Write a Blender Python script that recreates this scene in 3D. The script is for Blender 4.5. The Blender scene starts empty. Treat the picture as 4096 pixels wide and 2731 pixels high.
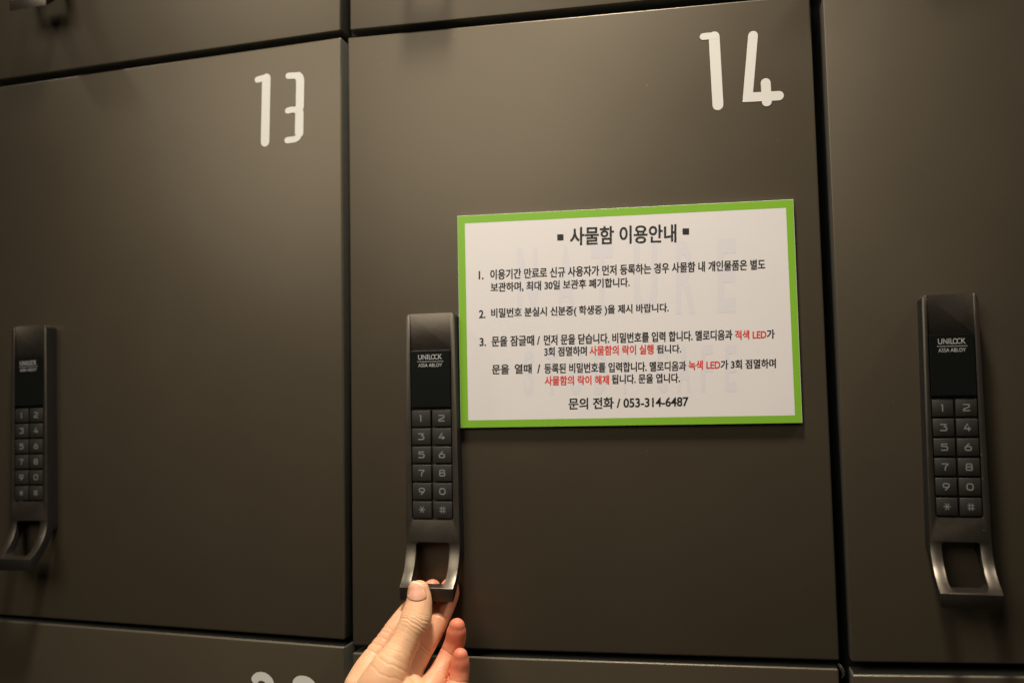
import bpy, bmesh, math, random
import numpy as np
from mathutils import Vector, Matrix
from mathutils.bvhtree import BVHTree

SC = bpy.context.scene
COL = SC.collection
rnd = random.Random(7)

# ------------------------------------------------------------------ camera
CAM_R = ((0.970755, -0.237701, 0.033653), (0.239332, 0.969203, -0.058009), (-0.018828, 0.064367, 0.997749))
CAM_C = Vector((0.26303, -0.58766, -0.00637))
FPX = 3526.4
cam_d = bpy.data.cameras.new('camera')
cam = bpy.data.objects.new('camera', cam_d)
COL.objects.link(cam)
cam_d.sensor_width = 36.0
cam_d.lens = FPX / 4096 * 36.0
cam_d.clip_start = 0.01
cam_d.clip_end = 50
r = CAM_R
cam.matrix_world = Matrix(((r[0][0], r[0][2], -r[0][1], CAM_C.x),
                           (r[1][0], r[1][2], -r[1][1], CAM_C.y),
                           (r[2][0], r[2][2], -r[2][1], CAM_C.z), (0, 0, 0, 1)))
cam_d.dof.use_dof = True
cam_d.dof.focus_distance = 0.572
cam_d.dof.aperture_fstop = 4.5
SC.camera = cam

# ------------------------------------------------------------------ world, lamps, exposure
world = bpy.data.worlds.new('World')
SC.world = world
world.use_nodes = True
bg = world.node_tree.nodes['Background']
bg.inputs['Color'].default_value = (1.0, 0.88, 0.72, 1)
bg.inputs['Strength'].default_value = 0.015


def lamp(name, loc, target, size, power, col=(1.0, 0.91, 0.78), spot=None, blend=1.0):
    if spot:
        d = bpy.data.lights.new(name, 'SPOT')
        d.spot_size = math.radians(spot)
        d.spot_blend = blend
        d.shadow_soft_size = size
    else:
        d = bpy.data.lights.new(name, 'AREA')
        d.shape = 'DISK'
        d.size = size
    d.energy = power
    d.color = col
    o = bpy.data.objects.new(name, d)
    COL.objects.link(o)
    o.location = loc
    o.rotation_euler = (Vector(target) - Vector(loc)).to_track_quat('-Z', 'Y').to_euler()
    return o


lamp('ceiling_downlight', (0.13, -0.36, 1.20), (0.08, 0, -0.02), 0.085, 107, spot=47)
lamp('ceiling_downlight', (-0.95, -0.27, 1.15), (0.18, 0, 0.02), 0.04, 15, spot=30)
lamp('ceiling_downlight', (1.15, -0.27, 1.15), (0.14, 0, 0.0), 0.04, 30, spot=30)
lamp('ceiling_panel', (-0.55, -1.75, 1.10), (0.05, 0, -0.05), 1.25, 16.5)

SC.view_settings.view_transform = 'Standard'
SC.view_settings.look = 'None'
SC.view_settings.exposure = 0.0
SC.view_settings.gamma = 1.0
SC.view_settings.use_curve_mapping = False


def un(px, py, y):
    """point of the plane y = const that the photograph shows at pixel (px, py) of its 4096 x 2731"""
    d = Vector(((px - 2048) / FPX, 1.0, -(py - 1365.5) / FPX))
    w = Vector([sum(CAM_R[i][k] * d[k] for k in range(3)) for i in range(3)])
    t = (y - CAM_C.y) / w.y
    return CAM_C + w * t


# ------------------------------------------------------------------ helpers
def tag(o, label=None, cat=None, group=None, kind=None):
    for k, v in (('label', label), ('category', cat), ('group', group), ('kind', kind)):
        if v:
            o[k] = v
    return o


def empty(name, loc, label, cat, group=None):
    o = bpy.data.objects.new(name, None)
    COL.objects.link(o)
    o.empty_display_size = 0.02
    o.location = loc
    return tag(o, label, cat, group)


def mesh_obj(name, me, mats, parent=None, smooth=None):
    for m in (mats if isinstance(mats, (list, tuple)) else [mats]):
        me.materials.append(m)
    if smooth is not None:
        for p in me.polygons:
            p.use_smooth = True
        me.set_sharp_from_angle(angle=math.radians(smooth))
    o = bpy.data.objects.new(name, me)
    COL.objects.link(o)
    if parent:
        o.parent = parent
    return o


def from_data(name, v, f):
    me = bpy.data.meshes.new(name)
    me.from_pydata([tuple(p) for p in v], [], f)
    me.update()
    return me


def evaluated(me, mods, extra=()):
    """mesh with modifiers applied; mods: list of (type, {props})"""
    o = bpy.data.objects.new('work', me)
    COL.objects.link(o)
    for i, (t, pr) in enumerate(mods):
        m = o.modifiers.new('m%d' % i, t)
        for k, v in pr.items():
            setattr(m, k, v)
    dg = bpy.context.evaluated_depsgraph_get()
    dg.update()
    out = bpy.data.meshes.new_from_object(o.evaluated_get(dg))
    bpy.data.objects.remove(o)
    for e in extra:
        bpy.data.objects.remove(e)
    out.materials.clear()
    return out


def prism_y(outline, y0, y1):
    """outline [(x, z)] counter-clockwise seen from -y, from y0 (far) to y1 (near, smaller)"""
    n = len(outline)
    v = [(x, y1, z) for x, z in outline] + [(x, y0, z) for x, z in outline]
    f = [tuple(range(n)), tuple(range(2 * n - 1, n - 1, -1))]
    f += [(i, i + n, (i + 1) % n + n, (i + 1) % n) for i in range(n)]
    return from_data('prism', v, f)


def prism_x(outline, x0, x1):
    """outline [(y, z)] extruded along x"""
    n = len(outline)
    v = [(x0, y, z) for y, z in outline] + [(x1, y, z) for y, z in outline]
    f = [tuple(range(n)), tuple(range(2 * n - 1, n - 1, -1))]
    f += [(i, i + n, (i + 1) % n + n, (i + 1) % n) for i in range(n)]
    me = from_data('prism', v, f)
    bm = bmesh.new()
    bm.from_mesh(me)
    bmesh.ops.recalc_face_normals(bm, faces=bm.faces)
    bm.to_mesh(me)
    bm.free()
    return me


def fix_normals(me):
    bm = bmesh.new()
    bm.from_mesh(me)
    bmesh.ops.recalc_face_normals(bm, faces=bm.faces)
    bm.to_mesh(me)
    bm.free()
    return me


def round_poly(pts, rad, n=6):
    """pts [(x, z)], rad per point"""
    out = []
    N = len(pts)
    for i in range(N):
        p, a, b = Vector(pts[i]), Vector(pts[i - 1]), Vector(pts[(i + 1) % N])
        r_ = rad[i] if isinstance(rad, (list, tuple)) else rad
        if r_ <= 0:
            out.append(tuple(p))
            continue
        u, w = (a - p).normalized(), (b - p).normalized()
        ang = u.angle(w)
        t = r_ / math.tan(ang / 2)
        c = p + (u + w).normalized() * (r_ / math.sin(ang / 2))
        s, e = p + u * t - c, p + w * t - c
        a0 = math.atan2(s.y, s.x)
        a1 = math.atan2(e.y, e.x)
        da = (a1 - a0 + math.pi) % (2 * math.pi) - math.pi
        for k in range(n + 1):
            q = a0 + da * k / n
            out.append((c.x + r_ * math.cos(q), c.y + r_ * math.sin(q)))
    return out


def ribbon(pts, w, caps=(True, True), closed=False, nc=8):
    """flat stroke along pts [(x, z)] with width w (number or list): verts, faces in 2D"""
    P = [Vector(p) for p in pts]
    n = len(P)
    W = w if isinstance(w, (list, tuple)) else [w] * n
    L, R_ = [], []
    for i in range(n):
        if closed:
            a, b = P[i] - P[i - 1], P[(i + 1) % n] - P[i]
        else:
            a = P[i] - P[i - 1] if i else P[1] - P[0]
            b = P[i + 1] - P[i] if i < n - 1 else P[i] - P[i - 1]
        a, b = a.normalized(), b.normalized()
        na, nb = Vector((-a.y, a.x)), Vector((-b.y, b.x))
        m = na + nb
        m = m.normalized() if m.length > 1e-6 else na
        k = 1 / max(0.35, m.dot(na))
        L.append(P[i] + m * W[i] / 2 * k)
        R_.append(P[i] - m * W[i] / 2 * k)
    v = [None] * (2 * n)
    f = []
    for i in range(n):
        v[2 * i], v[2 * i + 1] = L[i], R_[i]
    for i in range(n if closed else n - 1):
        j = (i + 1) % n
        f.append((2 * i, 2 * i + 1, 2 * j + 1, 2 * j))
    if not closed:
        for end in (0, 1):
            if not caps[end]:
                continue
            i = 0 if end == 0 else n - 1
            d = (P[0] - P[1]) if end == 0 else (P[-1] - P[-2])
            a0 = math.atan2(d.y, d.x)
            s0 = len(v)
            for k in range(1, nc):
                q = a0 - math.pi / 2 + math.pi * k / nc
                v.append(P[i] + Vector((math.cos(q), math.sin(q))) * W[i] / 2)
            arc = list(range(s0, s0 + nc - 1))
            if end == 0:
                f.append([2 * i] + arc + [2 * i + 1])
            else:
                f.append([2 * i + 1] + arc + [2 * i])
    return v, f


def strokes_mesh(name, strokes, y0, step, place=None):
    """strokes: list of (pts, w, caps, closed); laid in the plane y = y0, each stroke a hair nearer the viewer"""
    V, F = [], []
    for i, s in enumerate(strokes):
        v, f = ribbon(*s)
        o = len(V)
        for p in v:
            V.append((p.x, y0 - step * i, p.y) if place is None else place(p.x, p.y, y0 - step * i))
        F += [tuple(o + k for k in q) for q in f]
    me = from_data(name, V, F)
    bm = bmesh.new()
    bm.from_mesh(me)
    for fc in bm.faces:
        fc.normal_update()
        if fc.normal.y > 0:
            fc.normal_flip()
    bm.to_mesh(me)
    bm.free()
    return me


def arc_pts(cx, cz, rx, rz, a0, a1, n=8):
    return [(cx + rx * math.cos(math.radians(a0 + (a1 - a0) * k / n)),
             cz + rz * math.sin(math.radians(a0 + (a1 - a0) * k / n))) for k in range(n + 1)]


def text_mesh(s, bold=0.0):
    c = bpy.data.curves.new('text', 'FONT')
    c.body = s
    c.size = 1.0
    c.offset = bold
    c.resolution_u = 5
    o = bpy.data.objects.new('text', c)
    COL.objects.link(o)
    dg = bpy.context.evaluated_depsgraph_get()
    dg.update()
    me = bpy.data.meshes.new_from_object(o.evaluated_get(dg))
    v = [tuple(p.co) for p in me.vertices]
    f = [tuple(p.vertices) for p in me.polygons]
    bpy.data.objects.remove(o)
    bpy.data.curves.remove(c)
    bpy.data.meshes.remove(me)
    return v, f


# ------------------------------------------------------------------ materials
def mat(name, base, rough=0.5, metal=0.0, spec=0.5, **kw):
    m = bpy.data.materials.new(name)
    m.use_nodes = True
    b = m.node_tree.nodes['Principled BSDF']
    b.inputs['Base Color'].default_value = (*base, 1)
    b.inputs['Roughness'].default_value = rough
    b.inputs['Metallic'].default_value = metal
    b.inputs['Specular IOR Level'].default_value = spec
    for k, v in kw.items():
        b.inputs[k].default_value = v
    return m


def node(nt, t, **pr):
    n = nt.nodes.new(t)
    for k, v in pr.items():
        if k in n.inputs:
            n.inputs[k].default_value = v
        else:
            setattr(n, k, v)
    return n


def add_texture(m, scale=60.0, amount=0.12, bump_scale=2500.0, bump=0.05, bump_dist=0.0002, specks=0.0, rough_amt=0.06, speck_scale=90.0):
    """uneven tone, uneven gloss, fine grain and optional pale dust specks, all in object space"""
    nt = m.node_tree
    b = nt.nodes['Principled BSDF']
    lk = nt.links.new
    tc = node(nt, 'ShaderNodeTexCoord')
    geo = node(nt, 'ShaderNodeNewGeometry')
    pos = geo.outputs['Position']
    n1 = node(nt, 'ShaderNodeTexNoise', Scale=scale, Detail=5.0, Roughness=0.6)
    lk(pos, n1.inputs['Vector'])
    base = b.inputs['Base Color'].default_value[:]
    mp = node(nt, 'ShaderNodeMapRange')
    mp.inputs['To Min'].default_value = 1 - amount
    mp.inputs['To Max'].default_value = 1 + amount
    lk(n1.outputs['Fac'], mp.inputs['Value'])
    mx = node(nt, 'ShaderNodeVectorMath', operation='SCALE')
    mx.inputs[0].default_value = base[:3]
    lk(mp.outputs['Result'], mx.inputs['Scale'])
    colour = mx.outputs['Vector']
    if specks > 0:
        vo = node(nt, 'ShaderNodeTexVoronoi', Scale=speck_scale)
        lk(pos, vo.inputs['Vector'])
        sep = node(nt, 'ShaderNodeSeparateColor')
        lk(vo.outputs['Color'], sep.inputs['Color'])
        rad = node(nt, 'ShaderNodeMath', operation='MULTIPLY')
        lk(sep.outputs['Green'], rad.inputs[0])
        rad.inputs[1].default_value = specks
        lt = node(nt, 'ShaderNodeMath', operation='LESS_THAN')
        lk(vo.outputs['Distance'], lt.inputs[0])
        lk(rad.outputs[0], lt.inputs[1])
        rare = node(nt, 'ShaderNodeMath', operation='GREATER_THAN')
        lk(sep.outputs['Red'], rare.inputs[0])
        rare.inputs[1].default_value = 0.72
        both = node(nt, 'ShaderNodeMath', operation='MULTIPLY')
        lk(lt.outputs[0], both.inputs[0])
        lk(rare.outputs[0], both.inputs[1])
        mix = node(nt, 'ShaderNodeMix', data_type='RGBA')
        lk(both.outputs[0], mix.inputs['Factor'])
        lk(colour, mix.inputs['A'])
        mix.inputs['B'].default_value = (0.42, 0.40, 0.36, 1)
        colour = mix.outputs['Result']
    lk(colour, b.inputs['Base Color'])
    r0 = b.inputs['Roughness'].default_value
    n3 = node(nt, 'ShaderNodeTexNoise', Scale=scale * 0.25, Detail=3.0)
    lk(pos, n3.inputs['Vector'])
    mr = node(nt, 'ShaderNodeMapRange')
    mr.inputs['To Min'].default_value = r0 - rough_amt
    mr.inputs['To Max'].default_value = r0 + rough_amt
    lk(n3.outputs['Fac'], mr.inputs['Value'])
    lk(mr.outputs['Result'], b.inputs['Roughness'])
    if bump:
        n2 = node(nt, 'ShaderNodeTexNoise', Scale=bump_scale, Detail=2.0)
        lk(pos, n2.inputs['Vector'])
        bp_ = node(nt, 'ShaderNodeBump', Strength=bump, Distance=bump_dist)
        lk(n2.outputs['Fac'], bp_.inputs['Height'])
        lk(bp_.outputs['Normal'], b.inputs['Normal'])
    return m


M_DOOR = add_texture(mat('door_laminate', (0.092, 0.073, 0.046), 0.40, 0.46), 17, 0.09, 1800, 0.06, specks=0.022, speck_scale=110, rough_amt=0.075)
M_EDGE = add_texture(mat('door_edge', (0.11, 0.106, 0.086), 0.45, 0.1), 120, 0.25, 1800, 0.1)
M_CARCASS = mat('carcass', (0.012, 0.012, 0.010), 0.8)
M_PAINT = add_texture(mat('number_paint', (0.70, 0.675, 0.62), 0.6), 90, 0.03, bump=0.0, rough_amt=0.02)
M_METAL = add_texture(mat('lock_metal', (0.145, 0.124, 0.098), 0.35, 0.93), 300, 0.10, 3800, 0.35, 0.0001, specks=0.09, speck_scale=160)
M_KEY = add_texture(mat('key_plastic', (0.026, 0.023, 0.019), 0.50, 0.2), 300, 0.10, 3800, 0.15, 0.00008)
M_SIDE_SHADE = add_texture(mat('lock_side_shade', (0.014, 0.013, 0.012), 0.55, 0.0, 0.3), 300, 0.1, 3800, 0.1)
M_GLASS = mat('display_gloss', (0.007, 0.008, 0.007), 0.22, 0.0, 0.35)
M_PRINT = mat('grey_print', (0.20, 0.20, 0.19), 0.6)
M_LOGO = mat('silver_print', (0.48, 0.48, 0.46), 0.5)
M_BOARD = add_texture(mat('white_board', (0.78, 0.735, 0.72), 0.32, spec=0.45), 40, 0.02, bump=0.0, rough_amt=0.03)
M_GREEN = add_texture(mat('green_print', (0.22, 0.47, 0.032), 0.35, spec=0.4), 900, 0.06, bump=0.0, rough_amt=0.03)
M_BLACK = mat('black_ink', (0.012, 0.013, 0.012), 0.45)
M_RED = mat('red_ink', (0.70, 0.035, 0.018), 0.45)
M_LILAC = mat('lilac_ink', (0.735, 0.700, 0.722), 0.32)

# ------------------------------------------------------------------ the locker bank: carcass and doors
mm = 0.001
car = prism_y([(-0.345, -0.63), (0.665, -0.63), (0.665, 0.72), (-0.345, 0.72)], 0.33, 0.0235)
car_o = mesh_obj('locker_cabinet', car, M_CARCASS)
tag(car_o, 'black cabinet frame of the locker bank, seen only in the gaps between its doors', 'cabinet')


def door(corners, label):
    """corners in mm: TL, TR, BR, BL on the front plane"""
    c = [Vector((x * mm, z * mm)) for x, z in corners]
    cen = sum(c, Vector((0, 0))) / 4
    t = empty('locker', (cen.x, 0, cen.y), label, 'locker', 'grey brown lockers of the bank')
    out = [(p.x - cen.x, p.y - cen.y) for p in c][::-1]
    me = prism_y(out, 0.019, 0.0)
    me = evaluated(me, [('BEVEL', dict(width=0.0012, segments=4, limit_method='ANGLE', angle_limit=math.radians(40)))])
    o = mesh_obj('door_panel', me, [M_DOOR, M_EDGE], t, smooth=60)
    for p in me.polygons:
        if abs(p.normal.y) < 0.2:
            p.material_index = 1
    return t


D = {}
D['u13'] = door([(-333, 696), (-4.5, 696), (-7.0, 266.7), (-333, 261.6)], 'upper left locker, above the door numbered 13')
D['u14'] = door([(0.3, 696), (322, 696), (322.5, 257.5), (0.3, 265.9)], 'upper locker seen as a thin strip above the door numbered 14')
D['u15'] = door([(329.5, 696), (655, 696), (655, 250), (329.5, 254.6)], 'locker above the right-hand door at the right edge')
D['13'] = door([(-333, 255.6), (-6.7, 261.8), (-7.0, -174.2), (-333, -167.6)], 'locker with a white painted 13 and a blurred keypad lock')
D['14'] = door([(-1.3, 260.8), (322.2, 251.3), (323.3, -171.6), (-0.9, -177.7)], 'locker with a white painted 14, behind the green-bordered notice')
D['15'] = door([(329.7, 249.0), (655, 246), (655, -160), (330.2, -172.1)], 'right-hand locker with a dusty keypad lock and no number in view')
D['l13'] = door([(-333, -172.0), (-7.1, -179.2), (-7.1, -612), (-333, -612)], 'lower left locker with the white tops of its number 22')
D['l14'] = door([(-1.2, -182.9), (322.6, -176.8), (322.6, -612), (-1.2, -612)], 'lower locker behind and under the hand')
D['l15'] = door([(330.4, -179.9), (655, -166), (655, -612), (330.4, -612)], 'lower right locker under the dusty keypad lock')


# numbers painted on the doors, traced as strokes in millimetres on the door plane
def zoomA(x, z):      # photograph region 0,0..1500,900
    p = un(x / 1.568, z / 1.568, 0)
    return (p.x, p.z)


def zoomB(x, z):      # photograph region 2600,0..4096,1000
    p = un(2600 + x / 1.568, z / 1.568, 0)
    return (p.x, p.z)


def zoomC(x, z):      # photograph region 950,2600..1350,2731
    p = un(950 + x / 5.88, 2600 + z / 5.88, 0)
    return (p.x, p.z)


def smooth_path(pts, rad, n=7):
    """round the inner corners of an open polyline; rad per inner point"""
    out = [pts[0]]
    for i in range(1, len(pts) - 1):
        p, a, b = Vector(pts[i]), Vector(pts[i - 1]), Vector(pts[i + 1])
        r_ = rad[i - 1] if isinstance(rad, (list, tuple)) else rad
        u, w = (a - p), (b - p)
        r_ = min(r_, u.length * 0.49, w.length * 0.49)
        s, e = p + u.normalized() * r_, p + w.normalized() * r_
        for k in range(n + 1):
            t = k / n
            q = s * (1 - t) ** 2 + p * 2 * t * (1 - t) + e * t * t
            out.append((q.x, q.y))
    out.append(pts[-1])
    return out


def number(door_t, strokes):
    me = strokes_mesh('number', strokes, -0.00015, 0.00003)
    o = mesh_obj('number', me, M_PAINT, door_t)
    o.location = -door_t.location
    return o


S7 = 0.0070
one13 = [zoomA(1671, 492), zoomA(1663, 892)]
hook13 = smooth_path([zoomA(1616, 502), zoomA(1640, 494), zoomA(1676, 490)], 0.002)
thr13a = smooth_path([zoomA(1810, 478), zoomA(1884, 474), zoomA(1881, 674), zoomA(1868, 692)], [0.0105, 0.006])
thr13b = smooth_path([zoomA(1806, 696), zoomA(1838, 688), zoomA(1879, 694), zoomA(1876, 872), zoomA(1803, 881)], [0.003, 0.006, 0.0155])
number(D['13'], [(one13, S7), (hook13, 0.0048),
                 (thr13a, [0.0048] * 3 + [0.0066] * (len(thr13a) - 3)),
                 (thr13b, [0.0046] * 9 + [0.0056] * 4 + [0.0068] * (len(thr13b) - 20) + [0.0048] * 7)])
one14 = [zoomB(402, 232), zoomB(426, 660)]
hook14 = smooth_path([zoomB(334, 232), zoomB(370, 228), zoomB(412, 226)], 0.002)
four_a = [zoomB(646, 226), zoomB(613, 612), zoomB(808, 602)]
four_b = [zoomB(725, 522), zoomB(733, 640)]
number(D['14'], [(one14, 0.0070), (hook14, 0.0046), (four_a, 0.0062), (four_b, 0.0062)])
for_two = []
for ox, oz in ((0, 0), (985, 82)):
    two = [(420 + ox, 670 + oz), (470 + ox, 615 + oz), (560 + ox, 600 + oz), (660 + ox, 630 + oz), (740 + ox, 700 + oz), (778 + ox, 790 + oz),
           (770 + ox, 960 + oz), (690 + ox, 1200 + oz), (560 + ox, 1500 + oz), (400 + ox, 1800 + oz), (860 + ox, 1830 + oz)]
    if ox:
        two = [(1395, 745), (1440, 700), (1540, 688), (1640, 715), (1725, 775), (1775, 870), (1770, 1040), (1690, 1290), (1570, 1570), (1400, 1890), (1860, 1910)]
    for_two.append((smooth_path([zoomC(*p) for p in two[:-1]], [0.004] * 8), 0.0062))
    for_two.append(([zoomC(*two[-2]), zoomC(*two[-1])], 0.0062))
number(D['l13'], for_two)


# ------------------------------------------------------------------ keypad locks
# lock space: x across, z up from the top edge of the key block, -y out of the door; metres
def housing_mesh():
    # outline seen from the front
    out = round_poly([(-18.3, -140), (18.3, -140), (19.2, -90), (17.7, 67.0), (-17.7, 67.0), (-19.2, -90)], [0, 0, 0, 3.6, 3.6, 0])
    a = prism_y([(x * mm, z * mm) for x, z in out], 0.02, -0.06)
    # side profile: (out, z)
    RR, z0, th = 34.0, -89.0, math.radians(56)
    fr = [(10 + RR * (1 - math.cos(th * k / 16)), z0 - RR * math.sin(th * k / 16)) for k in range(17)]
    lip_o, lip_z = fr[-1]
    back = [(lip_o - 0.9, lip_z - 8.7)]
    bx0, bz0 = lip_o - 0.9, lip_z - 8.7
    ex, ez = 5.0, -98.5
    cxp, czp = 6.2, -108.0      # control of the back curve
    cxp2 = 18.0
    for k in range(1, 13):
        t = k / 12
        q0, q1, q2, q3 = (1 - t) ** 3, 3 * t * (1 - t) ** 2, 3 * t * t * (1 - t), t ** 3
        back.append((bx0 * q0 + cxp2 * q1 + cxp * q2 + ex * q3, bz0 * q0 + (bz0 + 3.5) * q1 + czp * q2 + ez * q3))
    prof = [(9.6, 67.0), (10, 66.3)] + fr + back + [(0.0, -96.0), (0.0, 67.0)]
    b = prism_x([(-o * mm, z * mm) for o, z in prof], -0.03, 0.03)
    ob = bpy.data.objects.new('w', b)
    COL.objects.link(ob)
    # the hole of the pull
    hole = round_poly([(-12.1, -116.4), (12.1, -116.4), (12.1, -89.7), (-12.1, -89.7)], [4.0, 4.0, 2.4, 2.4])
    oh = bpy.data.objects.new('w', prism_y([(x * mm, z * mm) for x, z in hole], 0.02, -0.06))
    COL.objects.link(oh)
    # pocket of display and keys
    pk = round_poly([(-14.9, -74.6), (14.9, -74.6), (14.9, 41.9), (-14.9, 41.9)], [2.2, 2.2, 0.3, 0.3])
    op = bpy.data.objects.new('w', prism_y([(x * mm, z * mm) for x, z in pk], -0.0062, -0.06))
    COL.objects.link(op)
    # sloping panel above it
    sl = fix_normals(prism_x([(-0.0095, 0.0700), (-0.0079, 0.0405), (-0.04, 0.0405), (-0.04, 0.0700)], -0.0149, 0.0149))
    os_ = bpy.data.objects.new('w', sl)
    COL.objects.link(os_)
    for q in (a, b, oh.data, op.data):
        fix_normals(q)
    bo = lambda o, op_: ('BOOLEAN', dict(object=o, operation=op_, solver='EXACT'))
    me = evaluated(a, [bo(ob, 'INTERSECT'), bo(oh, 'DIFFERENCE'), bo(op, 'DIFFERENCE'), bo(os_, 'DIFFERENCE'),
                       ('BEVEL', dict(width=0.0007, segments=3, limit_method='ANGLE', angle_limit=math.radians(38), use_clamp_overlap=True))],
                   (ob, oh, op, os_))
    return me


def box_mesh(x0, x1, y0, y1, z0, z1, bev, seg=2):
    me = prism_y([(x0, z0), (x1, z0), (x1, z1), (x0, z1)], y0, y1)
    fix_normals(me)
    return evaluated(me, [('BEVEL', dict(width=bev, segments=seg, limit_method='ANGLE', angle_limit=0.6))])


def glyph_strokes(ch):
    """wide technical figures in a 1.0 x 1.0 box centred on 0"""
    W = 0.17
    L, T, B, R_ = -0.5 + W / 2, 0.5 - W / 2, -0.5 + W / 2, 0.5 - W / 2
    nc = (False, False)
    sm = lambda p, r_: smooth_path(p, r_, 5)
    rr = lambda x0, x1, z0, z1, r_: round_poly([(x0, z0), (x1, z0), (x1, z1), (x0, z1)], r_, 5)
    if ch == '1':
        return [(sm([(-0.13, T), (0.06, T), (0.06, -0.5)], 0.12), W, nc)]
    if ch == '2':
        return [(sm([(-0.45, T), (R_, T), (R_, 0.08), (L, -0.20), (L, B), (0.5, B)], [0.16, 0.14, 0.12, 0.02]), W, nc)]
    if ch == '3':
        return [(sm([(-0.47, T), (0.42, T), (0.05, 0.06), (R_, 0.06), (R_, B), (-0.5, B)], [0.02, 0.02, 0.18, 0.2]), W, nc)]
    if ch == '4':
        return [(sm([(0.10, 0.5), (-0.44, -0.20), (0.52, -0.20)], 0.06), W, nc), ([(0.20, 0.12), (0.20, -0.5)], W, nc)]
    if ch == '5':
        return [(sm([(0.42, T), (-0.38, T), (-0.38, 0.10), (R_, 0.10), (R_, B), (-0.48, B)], [0.02, 0.02, 0.2, 0.2]), W, nc)]
    if ch in '69':
        s = 1 if ch == '6' else -1
        lp = rr(L, R_, B, 0.08, 0.2)
        tail = sm([(0.16, 0.5), (-0.30, 0.06), (L, -0.12)], 0.1)
        return [([(x * s, z * s) for x, z in lp], W, nc, True), ([(x * s, z * s) for x, z in tail], W, nc)]
    if ch == '7':
        return [(sm([(-0.5, T), (0.42, T), (-0.02, -0.05), (-0.02, -0.5)], [0.05, 0.15]), W, nc)]
    if ch == '8':
        return [(rr(L, R_, B, 0.02, 0.18), W, nc, True), (rr(L + 0.04, R_ - 0.04, 0.02, T, 0.16), W, nc, True)]
    if ch == '0':
        return [(rr(L, R_, B, T, 0.28), W, nc, True)]
    if ch == '*':
        return [([(-0.5 * math.cos(a), -0.5 * math.sin(a)), (0.5 * math.cos(a), 0.5 * math.sin(a))], W * 0.75, nc) for a in (0, math.pi / 3, 2 * math.pi / 3)]
    return [([(-0.5, 0.2), (0.5, 0.2)], 0.12, nc), ([(-0.5, -0.2), (0.5, -0.2)], 0.12, nc),
            ([(-0.2, -0.5), (-0.2, 0.5)], 0.12, nc), ([(0.2, -0.5), (0.2, 0.5)], 0.12, nc)]


def logo_mesh():
    V, F = [], []

    def put(s, x0, x1, z0, z1, y, bold=0.0):
        v, f = text_mesh(s, bold)
        xs = [p[0] for p in v]
        zs = [p[1] for p in v]
        o = len(V)
        for p in v:
            V.append(((x0 + (p[0] - min(xs)) / (max(xs) - min(xs)) * (x1 - x0)) * mm, y,
                      (z0 + (p[1] - min(zs)) / (max(zs) - min(zs)) * (z1 - z0)) * mm))
        F.extend(tuple(o + k for k in q) for q in f)
    X0 = -8.7
    for i, (ch, a, b) in enumerate((('U', 0, 2.7), ('N', 3.3, 5.9), ('I', 6.6, 7.1), ('L', 7.8, 9.5), ('O', 9.3, 12.2), ('C', 11.8, 14.1), ('K', 14.6, 17.3))):
        put(ch, X0 + a, X0 + b, 35.0, 38.5, -0.01052 - 0.00002 * i, 0.0)
    put('ASSA ABLOY', X0, X0 + 17.2, 29.9, 32.3, -0.01052, 0.0)
    v, f = ribbon([((X0 - 0.6) * mm, 34.1 * mm), ((X0 - 0.6) * mm, 33.6 * mm), ((X0 + 18.0) * mm, 33.6 * mm), ((X0 + 18.0) * mm, 33.1 * mm)], 0.00026, (False, False))
    o = len(V)
    V.extend((p.x, -0.01052, p.y) for p in v)
    F.extend(tuple(o + k for k in q) for q in f)
    me = from_data('logo', V, F)
    bm = bmesh.new()
    bm.from_mesh(me)
    for fc in bm.faces:
        fc.normal_update()
        if fc.normal.y > 0:
            fc.normal_flip()
    bm.to_mesh(me)
    bm.free()
    return me


HOUSING = housing_mesh()
HOUSING.materials.append(M_METAL)
HOUSING.materials.append(M_SIDE_SHADE)
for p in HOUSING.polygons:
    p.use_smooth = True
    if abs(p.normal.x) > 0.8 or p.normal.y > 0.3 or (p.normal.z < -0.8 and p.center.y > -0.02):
        p.material_index = 1       # side, back and under faces: their shade put in as near-black colour
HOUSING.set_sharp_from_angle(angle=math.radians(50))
DISPLAY = box_mesh(-0.0143, 0.0143, -0.0058, -0.0104, 0.0019, 0.0414, 0.0005, 3)
DISPLAY.materials.append(M_GLASS)
LOGO = logo_mesh()
LOGO.materials.append(M_LOGO)
KEYS = []
PITCH = 12.44
for i, ch in enumerate('1234567890*#'):
    cx_ = (-7.4 if i % 2 == 0 else 7.4)
    zt_ = -(i // 2) * PITCH
    kh = 11.1
    kb = box_mesh((cx_ - 6.75) * mm, (cx_ + 6.75) * mm, -0.0058, -0.0099, (zt_ - kh) * mm, zt_ * mm, 0.00035, 3)
    st = glyph_strokes(ch)
    gw, gh, gx, gz = 4.5, 4.6, cx_, zt_ - kh / 2 + 0.1
    if ch == '1':
        gx -= 0.4
    me_s = strokes_mesh('s', [([((gx + x * gw) * mm, (gz + z * gh) * mm) for x, z in s[0]], s[1] * gw * mm) + tuple(s[2:]) for s in st], -0.00998, 0.00001)
    bm = bmesh.new()
    bm.from_mesh(kb)
    for fc in bm.faces:
        fc.smooth = True
    k0 = len(bm.faces)
    bm.from_mesh(me_s)
    bm.faces.ensure_lookup_table()
    for fc in bm.faces[k0:]:
        fc.material_index = 1
    me = bpy.data.meshes.new('key')
    bm.to_mesh(me)
    bm.free()
    me.set_sharp_from_angle(angle=math.radians(50))
    me.materials.append(M_KEY)
    me.materials.append(M_PRINT)
    KEYS.append((ch, me))


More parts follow.
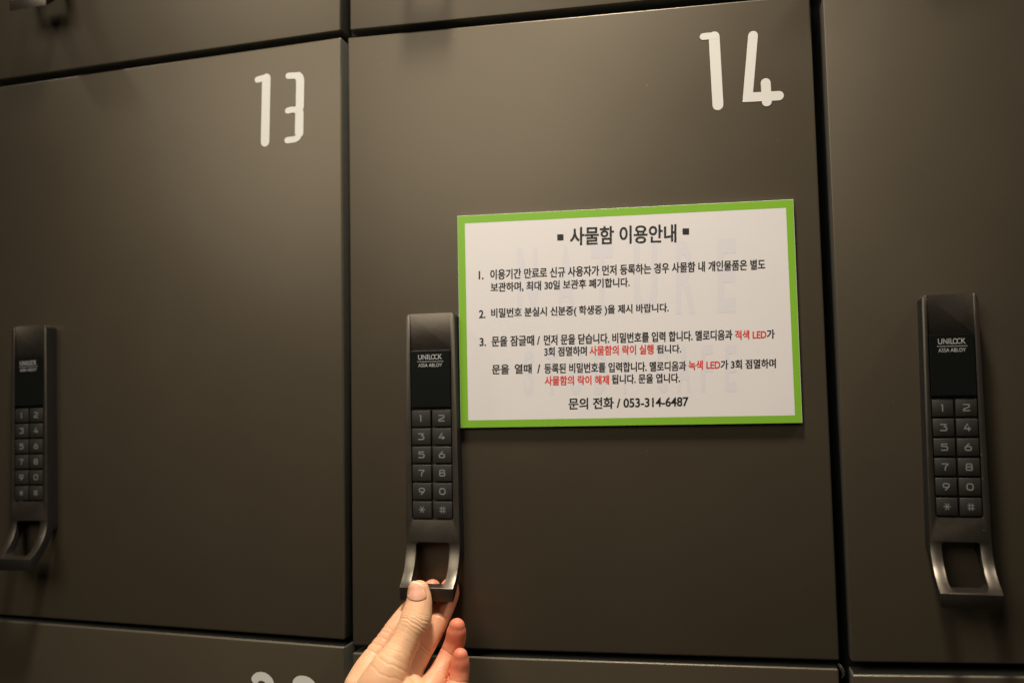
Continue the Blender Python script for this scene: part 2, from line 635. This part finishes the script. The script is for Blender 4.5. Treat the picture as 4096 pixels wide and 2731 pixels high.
def place_lock(door_t, x, z, sx, sz, roll=0.0, sy=1.0):
    h = bpy.data.objects.new('keypad_lock', HOUSING)
    COL.objects.link(h)
    h.parent = door_t
    h.location = Vector((x, 0, z)) - door_t.location
    h.scale = (sx, sy, sz)
    h.rotation_euler = (0, math.radians(roll), 0)
    for nm, me in (('display_panel', DISPLAY), ('logo', LOGO)):
        o = bpy.data.objects.new(nm, me)
        COL.objects.link(o)
        o.parent = h
    for ch, me in KEYS:
        o = bpy.data.objects.new('key', me)
        COL.objects.link(o)
        o.parent = h
        o['label'] = {'*': 'key marked with a star', '#': 'key marked with a hash sign'}.get(ch, 'key marked ' + ch)
    return h


place_lock(D['14'], 0.06305, -0.0135, 1.0, 1.0)
place_lock(D['15'], 0.3927, -0.0117, 0.872, 0.938, 0.3, 1.38)
place_lock(D['13'], -0.2658, -0.0070, 0.895, 0.961, -0.9, 1.09)
place_lock(D['u13'], -0.2625, 0.4265, 0.905, 0.961, -0.9)
place_lock(D['u14'], 0.0640, 0.4240, 0.95, 0.97)
place_lock(D['u15'], 0.3935, 0.4240, 0.90, 0.95)


# ------------------------------------------------------------------ the notice
def z1(x, y, d):      # photograph region 1750,760..3300,1760
    return un(1750 + x / 1.5174, 760 + y / 1.5174, d)


SY = -0.0032
q = [z1(120, 158, SY), z1(2160, 57, SY), z1(2215, 1413, SY), z1(140, 1443, SY)]
qi = [z1(166, 203, SY), z1(2115, 108, SY), z1(2170, 1366, SY), z1(187, 1397, SY)]
cen = sum(q, Vector()) / 4
cen.y = 0
sign = empty('notice_sign', cen, 'white Korean notice board with a bright green border, fixed beside the middle lock', 'notice')
rel = lambda p: (p.x - cen.x, p.y, p.z - cen.z)
bme = prism_y([(p.x - cen.x, p.z - cen.z) for p in q][::-1], -0.0003, SY)
bme = evaluated(fix_normals(bme), [('BEVEL', dict(width=0.0002, segments=2, limit_method='ANGLE', angle_limit=0.6))])
mesh_obj('board', bme, M_BOARD, sign)
# border: flat ring printed a hair above the board
inset = [p + (cen + Vector((0, SY, 0)) - p) * 0.0022 for p in q]
vv = [Vector((p.x, SY - 0.00003, p.z)) for p in inset + qi]
ring = from_data('border', [rel(p) for p in vv], [(i, i + 4, (i + 1) % 4 + 4, (i + 1) % 4) for i in range(4)])
mesh_obj('border', fix_normals(ring), M_GREEN, sign)


def line(s, xl, tl, bl, xr, tr, br, lay, bold=0.012):
    """text stretched between its measured left end (xl, top, bottom) and right end"""
    v, f = text_mesh(s, bold)
    x0, x1 = min(p[0] for p in v), max(p[0] for p in v)
    y0, y1 = min(p[1] for p in v), max(p[1] for p in v)
    out = []
    for p in v:
        u, w = (p[0] - x0) / (x1 - x0), (p[1] - y0) / (y1 - y0)
        X = xl + (xr - xl) * u
        Y = (bl + (br - bl) * u) * (1 - w) + (tl + (tr - tl) * u) * w
        out.append(rel(z1(X, Y, lay)))
    return out, f


def text_part(name, lines, m, lay, bold=0.012, dbl=0.0):
    V, F = [], []
    for ln in lines:
        if ln[0] == 'SQ':
            _, x0, x1, t, b_ = ln
            v, f = [rel(z1(x, y, lay)) for x, y in ((x0, b_), (x1, b_), (x1, t), (x0, t))], [(0, 1, 2, 3)]
        else:
            v, f = line(*ln, lay, bold)
            if dbl:
                ln2 = (ln[0], ln[1] + dbl, ln[2], ln[3], ln[4] + dbl, ln[5], ln[6])
                v2, f2 = line(*ln2, lay - 0.000012, bold)
                f = f + [tuple(len(v) + k for k in g) for g in f2]
                v = v + v2
        o = len(V)
        V += v
        F += [tuple(o + k for k in g) for g in f]
    me = from_data(name, V, F)
    bm = bmesh.new()
    bm.from_mesh(me)
    for fc in bm.faces:
        fc.normal_update()
        if fc.normal.y > 0:
            fc.normal_flip()
    bm.to_mesh(me)
    bm.free()
    return mesh_obj(name, me, m, sign)


text_part('heading', [('사물함 이용안내', 803, 226, 337, 1448, 206, 318), ('SQ', 727, 765, 269, 306), ('SQ', 1487, 1527, 233, 271)], M_BLACK, SY - 0.00006, 0.016, 2.2)
text_part('instructions', [
    ('1.', 250, 492, 543, 278, 491, 542),
    ('이용기간 만료로 신규 사용자가 먼저 등록하는 경우 사물함 내 개인물품은 별도', 320, 482, 545, 1988, 418, 482),
    ('보관하며, 최대 30일 보관후 폐기합니다.', 322, 562, 622, 1165, 530, 590),
    ('2.', 252, 729, 778, 290, 728, 777),
    ('비밀번호 분실시 신분증( 학생증 )을 제시 바랍니다.', 325, 718, 784, 1402, 685, 748),
    ('3.', 255, 897, 947, 293, 896, 946),
    ('문을 잠글때 /', 328, 887, 950, 620, 878, 942),
    ('먼저 문을 닫습니다. 비밀번호를 입력 합니다. 멜로디음과', 645, 878, 942, 1788, 846, 908),
    ('가', 1998, 846, 902, 2045, 845, 901),
    ('3회 점멸하며', 648, 953, 1010, 905, 946, 1004),
    ('됩니다.', 1330, 940, 992, 1478, 936, 988),
    ('문을', 330, 1060, 1118, 433, 1057, 1116), ('열때', 468, 1056, 1115, 570, 1054, 1113), ('/', 605, 1058, 1112, 622, 1057, 1111),
    ('등록된 비밀번호를 입력합니다. 멜로디음과', 648, 1052, 1114, 1508, 1036, 1096),
    ('가 3회 점멸하며', 1718, 1032, 1088, 2052, 1022, 1080),
    ('됩니다. 문을 엽니다.', 1057, 1120, 1177, 1470, 1110, 1168),
    ('문의 전화 / 053-314-6487', 795, 1262, 1332, 1522, 1244, 1316),
], M_BLACK, SY - 0.00006, 0.015, 1.7)
for ln in (('적색 LED', 1805, 851, 908, 1995, 846, 903),
           ('사물함의 락이 실행', 922, 946, 1004, 1310, 936, 996),
           ('녹색 LED', 1523, 1035, 1092, 1715, 1030, 1087),
           ('사물함의 락이 해제', 650, 1128, 1186, 1040, 1122, 1179)):
    text_part('red_words', [ln], M_RED, SY - 0.00006, 0.015, 1.7)
wm = []
for ch, a, b_, t, bo in (('N', 485, 608, 352, 775), ('A', 722, 838, 338, 770), ('T', 932, 1062, 328, 765), ('U', 1190, 1335, 318, 758), ('R', 1448, 1570, 308, 752), ('E', 1700, 1812, 298, 745)):
    wm.append((ch, a, t, bo, b_, t - 6, bo - 4))
for ch, a, b_, t, bo in (('S', 520, 588, 975, 1247), ('T', 655, 735, 970, 1244), ('U', 800, 880, 966, 1242), ('D', 950, 1030, 962, 1240), ('Y', 1095, 1180, 958, 1237),
                         ('C', 1325, 1400, 950, 1232), ('A', 1455, 1540, 946, 1228), ('F', 1600, 1670, 942, 1226), ('E', 1745, 1815, 938, 1224)):
    wm.append((ch, a, t, bo, b_, t - 3, bo - 2))
text_part('watermark', wm, M_LILAC, SY - 0.00003, 0.03)

# ------------------------------------------------------------------ a torn curl of edge band in the gap under door 14
fl = [(3352, 2650, 3.0, 1.6), (3360, 2660, 1.5, 2.2), (3370, 2674, 1.0, 2.6), (3376, 2690, 1.8, 2.4), (3374, 2703, 3.2, 1.8), (3364, 2710, 4.2, 0.8)]
V = []
for px_, py_, dy_, w_ in fl:
    p = un(px_, py_, dy_ * mm)
    V += [p + Vector((-0.3 * w_ * mm, 0.5 * w_ * mm, -0.4 * w_ * mm)), p + Vector((0.25 * w_ * mm, -0.2 * w_ * mm, 0.1 * w_ * mm))]
fme = from_data('flake', V, [(2 * i, 2 * i + 1, 2 * i + 3, 2 * i + 2) for i in range(len(fl) - 1)])
fme = evaluated(fme, [('SUBSURF', dict(levels=2)), ('SOLIDIFY', dict(thickness=0.0003, offset=0))])
tag(mesh_obj('torn_flake', fme, M_EDGE, smooth=60), 'small torn curl of edge band in the gap at the lower right door crossing', 'flake')

# ------------------------------------------------------------------ the hand
def zh(x, y, d):      # photograph region 1300,2100..2000,2731
    return un(1300 + x / 2.484, 2100 + y / 2.484, d * mm)


def catmull(P, n):
    P = [np.array(p, float) for p in P]
    Q = [2 * P[0] - P[1]] + P + [2 * P[-1] - P[-2]]
    out = []
    for i in range(1, len(Q) - 2):
        for k in range(n):
            t = k / n
            a, b, c, d = Q[i - 1], Q[i], Q[i + 1], Q[i + 2]
            out.append(0.5 * (2 * b + (c - a) * t + (2 * a - 5 * b + 4 * c - d) * t * t + (3 * b - a - 3 * c + d) * t ** 3))
    out.append(P[-1])
    return out


def limb(pts, wide=(1, 0, 0.2), n=8, ring=28, cap0=True, cap1=True):
    """pts: (position, half width, half thickness) in mm; closed tube with round ends"""
    arr = catmull([list(p) + [a * mm, b * mm] for p, a, b in pts], n)
    C = [Vector(a[:3]) for a in arr]
    rw, rt = [a[3] for a in arr], [a[4] for a in arr]
    N = len(C)
    T = [(C[min(i + 1, N - 1)] - C[max(i - 1, 0)]).normalized() for i in range(N)]
    # round caps: extra rings
    def cap(i, sgn):
        return [(C[i] + T[i] * sgn * math.sin(a) * min(rw[i], rt[i] * 1.15), math.cos(a), i) for a in [math.pi / 2 * k / 7 for k in range(1, 8)]]
    st = [(C[i], 1.0, i) for i in range(N)]
    if cap0:
        st = cap(0, -1)[::-1] + st
    if cap1:
        st = st + cap(N - 1, 1)
    V, F = [], []
    wd = Vector(wide)
    for c, s, i in st:
        t = T[i]
        w = (wd - t * wd.dot(t)).normalized()
        h = t.cross(w)
        s = max(s, 0.03)
        for k in range(ring):
            a = 2 * math.pi * k / ring
            V.append(c + w * math.cos(a) * rw[i] * s + h * math.sin(a) * rt[i] * s)
    M = len(st)
    for j in range(M - 1):
        for k in range(ring):
            F.append((j * ring + k, j * ring + (k + 1) % ring, (j + 1) * ring + (k + 1) % ring, (j + 1) * ring + k))
    F.append(tuple(range(ring))[::-1])
    F.append(tuple((M - 1) * ring + k for k in range(ring)))
    return V, F, C


THUMB = [(zh(934, 640, -33.5), 6.9, 5.4), (zh(936, 700, -34.3), 8.0, 6.6), (zh(932, 790, -35.6), 8.9, 7.9), (zh(908, 900, -38.0), 9.9, 9.0),
         (zh(880, 985, -40.5), 9.7, 9.2), (zh(828, 1090, -43.0), 9.3, 9.2), (zh(768, 1210, -46.0), 9.6, 9.8), (zh(712, 1310, -49.0), 10.6, 11.0),
         (zh(640, 1440, -52.5), 13.0, 12.6), (zh(575, 1600, -55.0), 16.0, 14.0), (zh(510, 1800, -57.0), 18.0, 14.5)]
INDEX = [(zh(1060, 622, -7.6), 6.3, 5.7), (zh(985, 680, -8.4), 6.6, 6.0), (zh(900, 780, -11.5), 7.0, 6.4), (zh(795, 905, -17.0), 7.4, 7.0), (zh(700, 1030, -23.5), 7.6, 7.3),
         (zh(610, 1160, -29.0), 7.8, 7.6), (zh(500, 1320, -35.5), 8.8, 8.6), (zh(420, 1450, -41.0), 10.0, 9.6), (zh(350, 1600, -46.0), 10.0, 11.0)]
MIDDLE = [(zh(1238, 622, -8.0), 6.5, 5.7), (zh(1232, 690, -8.6), 6.9, 6.2), (zh(1190, 800, -12.0), 7.0, 6.7), (zh(1122, 945, -17.5), 7.2, 7.0), (zh(1030, 1120, -24.0), 7.4, 7.3),
          (zh(925, 1300, -31.0), 7.8, 7.8), (zh(830, 1480, -38.0), 9.0, 9.0), (zh(770, 1660, -45.0), 10.5, 11.0)]
RING = [(zh(1311, 1000, -24.0), 5.3, 5.0), (zh(1306, 1055, -23.0), 6.5, 6.2), (zh(1290, 1160, -21.0), 6.9, 6.8), (zh(1232, 1290, -22.0), 6.7, 6.6), (zh(1150, 1440, -28.0), 6.9, 6.9),
        (zh(1060, 1590, -38.0), 8.2, 8.2), (zh(930, 1760, -47.0), 10.0, 10.5)]
PINKY = [(zh(1345, 1290, -33.0), 4.8, 4.6), (zh(1345, 1350, -32.0), 5.9, 5.7), (zh(1340, 1450, -31.0), 6.4, 6.3), (zh(1318, 1590, -33.0), 6.6, 6.5), (zh(1250, 1740, -40.0), 7.4, 7.4), (zh(1130, 1880, -49.0), 9.4, 9.6)]
PALM = [(zh(560, 1560, -48.0), 15, 9), (zh(700, 1620, -49.0), 14, 10), (zh(880, 1790, -52.0), 13, 10.5), (zh(1060, 1890, -53.0), 11, 10.5)]
PALM2 = [(zh(560, 1640, -50.0), 17, 12), (zh(700, 1760, -53.0), 22, 13), (zh(760, 1950, -60.0), 28, 15), (zh(760, 2150, -68.0), 29, 16)]
PALM3 = [(zh(1120, 1870, -50.0), 11, 10.5), (zh(1000, 2000, -58.0), 16, 13), (zh(880, 2200, -68.0), 18, 15)]
w0 = zh(760, 2150, -68.0)
arm_dir = Vector((-0.10, -0.52, -0.85)).normalized()
ARM = [(w0 - Vector((0, 0, -0.010)), 29, 16), (w0 + arm_dir * 0.022, 26, 17), (w0 + arm_dir * 0.045, 26, 19), (w0 + arm_dir * 0.10, 32, 26), (w0 + arm_dir * 0.17, 38, 33), (w0 + arm_dir * 0.23, 41, 37)]
parts = [limb(THUMB, (1, 0.15, 0.25)), limb(INDEX, (0.8, -0.1, 0.6)), limb(MIDDLE, (0.9, 0, 0.4)), limb(RING, (0.9, 0.1, 0.4)), limb(PINKY, (1, 0.1, 0.1)),
         limb(PALM, (0.3, 0.2, -1)), limb(PALM2, (1, 0.1, 0)), limb(PALM3, (1, 0.2, 0)), limb(ARM, (1, 0.1, 0))]
HV, HF = [], []
for v, f, c in parts:
    o = len(HV)
    HV += v
    HF += [tuple(o + k for k in g) for g in f]
hme = from_data('hand', HV, HF)
hme = evaluated(hme, [('REMESH', dict(mode='VOXEL', voxel_size=0.0005, use_smooth_shade=True)),
                      ('SMOOTH', dict(factor=0.5, iterations=11))])
nv = len(hme.vertices)
co = np.empty(nv * 3)
hme.vertices.foreach_get('co', co)
co = co.reshape(-1, 3)
no = np.empty(nv * 3)
hme.vertices.foreach_get('normal', no)
no = no.reshape(-1, 3)


def along(C):
    """for each vertex: nearest point index on the centre line C, arc length there and distance"""
    Cn = np.array([tuple(c) for c in C])
    L = np.concatenate([[0], np.cumsum(np.linalg.norm(np.diff(Cn, axis=0), axis=1))])
    bi = np.zeros(nv)
    bd = np.full(nv, 1e9)
    for i in range(len(Cn) - 1):
        a, b = Cn[i], Cn[i + 1]
        ab = b - a
        t = np.clip(((co - a) @ ab) / (ab @ ab), 0, 1)
        d = np.linalg.norm(co - (a + t[:, None] * ab), axis=1)
        m = d < bd
        bd[m] = d[m]
        bi[m] = (L[i] + t * (L[i + 1] - L[i]))[m]
    return bi, bd, L


def crease(C, marks, side=None, reach=14.0):
    """marks: (arc length mm, depth mm, width mm); grooves across a finger"""
    s, d, L = along(C)
    msk = np.clip((reach * mm - d) / (2 * mm), 0, 1)
    if side is not None:
        sd = np.array(side, float)
        sd /= np.linalg.norm(sd)
        msk = msk * np.clip(no @ sd * 2.2, 0, 1)
    wob = 0.0006 * np.sin(co[:, 0] * 330 + 1.3) + 0.00022 * np.sin(co[:, 0] * 1100 + co[:, 2] * 300)
    disp = np.zeros(nv)
    for s0, dep, wd in marks:
        x = (s + wob - s0 * mm) / (wd * mm)
        disp -= dep * mm * np.exp(-x * x)
    return disp * msk


view = (0.3, -1, 0.25)
dsp = crease(parts[0][2], [(15.2, .14, .5), (17.0, .26, .5), (18.7, .36, .5), (20.3, .32, .45), (21.8, .45, .55), (23.6, .2, .45), (26, .10, .4), (29, .09, .4), (33, .10, .4), (38, .10, .4), (42, .12, .45), (46, .12, .5), (49.5, .30, .6), (55, .22, .6)], view, 15)
# swollen skin between the folds over the thumb joint
s_, d_, L_ = along(parts[0][2])
dsp += 0.0005 * np.exp(-((s_ - 0.0195) / 0.006) ** 2) * np.clip((0.013 - d_) / 0.003, 0, 1)
dsp += crease(parts[1][2], [(17, .35, .6), (30, .12, .5), (40, .3, .7), (43, .3, .7), (47, .35, .8), (52, .35, .8), (57, .4, .9)], (-0.8, -0.5, 0.4), 11)
dsp += crease(parts[2][2], [(21, .35, .7), (43, .35, .7), (45.5, .2, .6)], (0.4, -1, 0), 11)
dsp += crease(parts[3][2], [(19.5, .45, .7), (38, .35, .7)], (0.2, -1, 0), 11)
dsp += crease(parts[4][2], [(17.0, .35, .7), (33, .3, .7)], (0.2, -1, 0), 11)
co2 = co + no * dsp[:, None] * 0.75
hme.vertices.foreach_set('co', co2.ravel())
hme.update()
# rosy finger ends and palm, yellower back of the thumb: the skin's own colour
red = np.zeros(nv)
for k, (amt, ln) in enumerate(((0.15, 8), (0.6, 24), (0.65, 26), (1.0, 28), (1.0, 26))):
    s_, d_, L_ = along(parts[k][2])
    red = np.maximum(red, amt * np.clip(1.25 - s_ / (ln * mm), 0.38 if k else 0, 1) * np.clip((0.010 - d_) / 0.002, 0, 1))
ca = hme.color_attributes.new('rosy', 'FLOAT_COLOR', 'POINT')
ca.data.foreach_set('color', np.stack([red, red, red, np.ones(nv)], 1).astype(np.float32).ravel())

skin = mat('skin', (0.72, 0.47, 0.30), 0.48, 0, 0.4)
nt = skin.node_tree
b = nt.nodes['Principled BSDF']
b.inputs['Subsurface Weight'].default_value = 0.22
b.inputs['Subsurface Radius'].default_value = (1.0, 0.35, 0.18)
b.inputs['Subsurface Scale'].default_value = 0.0035
at = node(nt, 'ShaderNodeVertexColor', layer_name='rosy')
mixr = node(nt, 'ShaderNodeMix', data_type='RGBA')

geo = node(nt, 'ShaderNodeNewGeometry')
nb2 = node(nt, 'ShaderNodeTexNoise', Scale=110.0, Detail=5.0, Roughness=0.65)
nt.links.new(geo.outputs['Position'], nb2.inputs['Vector'])
bl = node(nt, 'ShaderNodeMapRange')
bl.inputs['From Min'].default_value = 0.38
bl.inputs['From Max'].default_value = 0.75
bl.inputs['To Max'].default_value = 0.32
nt.links.new(nb2.outputs['Fac'], bl.inputs['Value'])
ad = node(nt, 'ShaderNodeMath', operation='ADD', use_clamp=True)
nt.links.new(at.outputs['Color'], ad.inputs[0])
nt.links.new(bl.outputs['Result'], ad.inputs[1])
nt.links.new(ad.outputs[0], mixr.inputs['Factor'])
nz = node(nt, 'ShaderNodeTexNoise', Scale=220.0, Detail=4.0)
nt.links.new(geo.outputs['Position'], nz.inputs['Vector'])
rp = node(nt, 'ShaderNodeValToRGB')
rp.color_ramp.elements[0].position = 0.3
rp.color_ramp.elements[0].color = (0.69, 0.40, 0.22, 1)
rp.color_ramp.elements[1].position = 0.7
rp.color_ramp.elements[1].color = (0.76, 0.475, 0.27, 1)
nt.links.new(nz.outputs['Fac'], rp.inputs['Fac'])
nt.links.new(rp.outputs['Color'], mixr.inputs['A'])
mixr.inputs['B'].default_value = (0.66, 0.20, 0.11, 1)
nt.links.new(mixr.outputs['Result'], b.inputs['Base Color'])
nb = node(nt, 'ShaderNodeTexVoronoi', Scale=1500.0)
nt.links.new(geo.outputs['Position'], nb.inputs['Vector'])
bp_ = node(nt, 'ShaderNodeBump', Strength=0.25, Distance=0.00015)
nt.links.new(nb.outputs['Distance'], bp_.inputs['Height'])
nt.links.new(bp_.outputs['Normal'], b.inputs['Normal'])

hand = mesh_obj('hand', hme, skin)
for p in hme.polygons:
    p.use_smooth = True
tag(hand, 'bare left hand holding the pull of the middle lock between thumb and fingers', 'hand')

# thumb nail: a curved plate lying on the thumb
bvh = BVHTree.FromPolygons([tuple(p) for p in co2], [tuple(p.vertices) for p in hme.polygons])
NU, NV_ = 17, 21
tipP, basP = zh(906, 558, -40), zh(908, 752, -40)
V, F, keep = [], [], []
for j in range(NV_):
    v = j / (NV_ - 1)
    # outline in zoomed pixels: left and right edge at this height
    yz = 557 + (752 - 557) * v
    lx = 838 - 20 * min(1, v * 1.6) + 26 * max(0, v - 0.85) / 0.15
    rx = 985 + 20 * min(1, v * 1.6) - 30 * max(0, v - 0.85) / 0.15
    for i in range(NU):
        u = i / (NU - 1)
        X = lx + (rx - lx) * u
        Y = yz + (34 * (2 * u - 1.0 + 0.25) ** 2 * (1 - v) + (14 * (u)) * (1 - v)) - 16 * (2 * u - 1) ** 2 * v
        p0 = zh(X, Y, -70)
        p1 = zh(X, Y, -10)
        hit = bvh.ray_cast(p0, (p1 - p0).normalized())
        if hit[0] is None:
            V.append(p1)
            continue
        e = (2 * u - 1) ** 2
        lift = 0.00040 * (1 - e ** 3) * (1 - v ** 3) + (0.0002 if v < 0.08 else 0) - 0.0003 * v ** 6 - 0.0001 * e ** 4
        V.append(hit[0] + hit[1] * lift)
for j in range(NV_ - 1):
    for i in range(NU - 1):
        F.append((j * NU + i, j * NU + i + 1, (j + 1) * NU + i + 1, (j + 1) * NU + i))
nme = from_data('thumb_nail', V, F)
nme = evaluated(nme, [('SMOOTH', dict(factor=0.4, iterations=3)), ('SOLIDIFY', dict(thickness=0.0006, offset=-1))])
nail_m = mat('nail', (0.68, 0.345, 0.225), 0.36, 0, 0.4)
nail_e = mat('nail_edge', (0.74, 0.52, 0.36), 0.35, 0, 0.5)
no_ = mesh_obj('nail', nme, [nail_m, nail_e], hand)
for p in nme.polygons:
    p.use_smooth = True
    vs = [i for i in p.vertices]
    rows = [(i % (NU * NV_)) // NU for i in vs]
    if max(rows) <= 2:
        p.material_index = 1
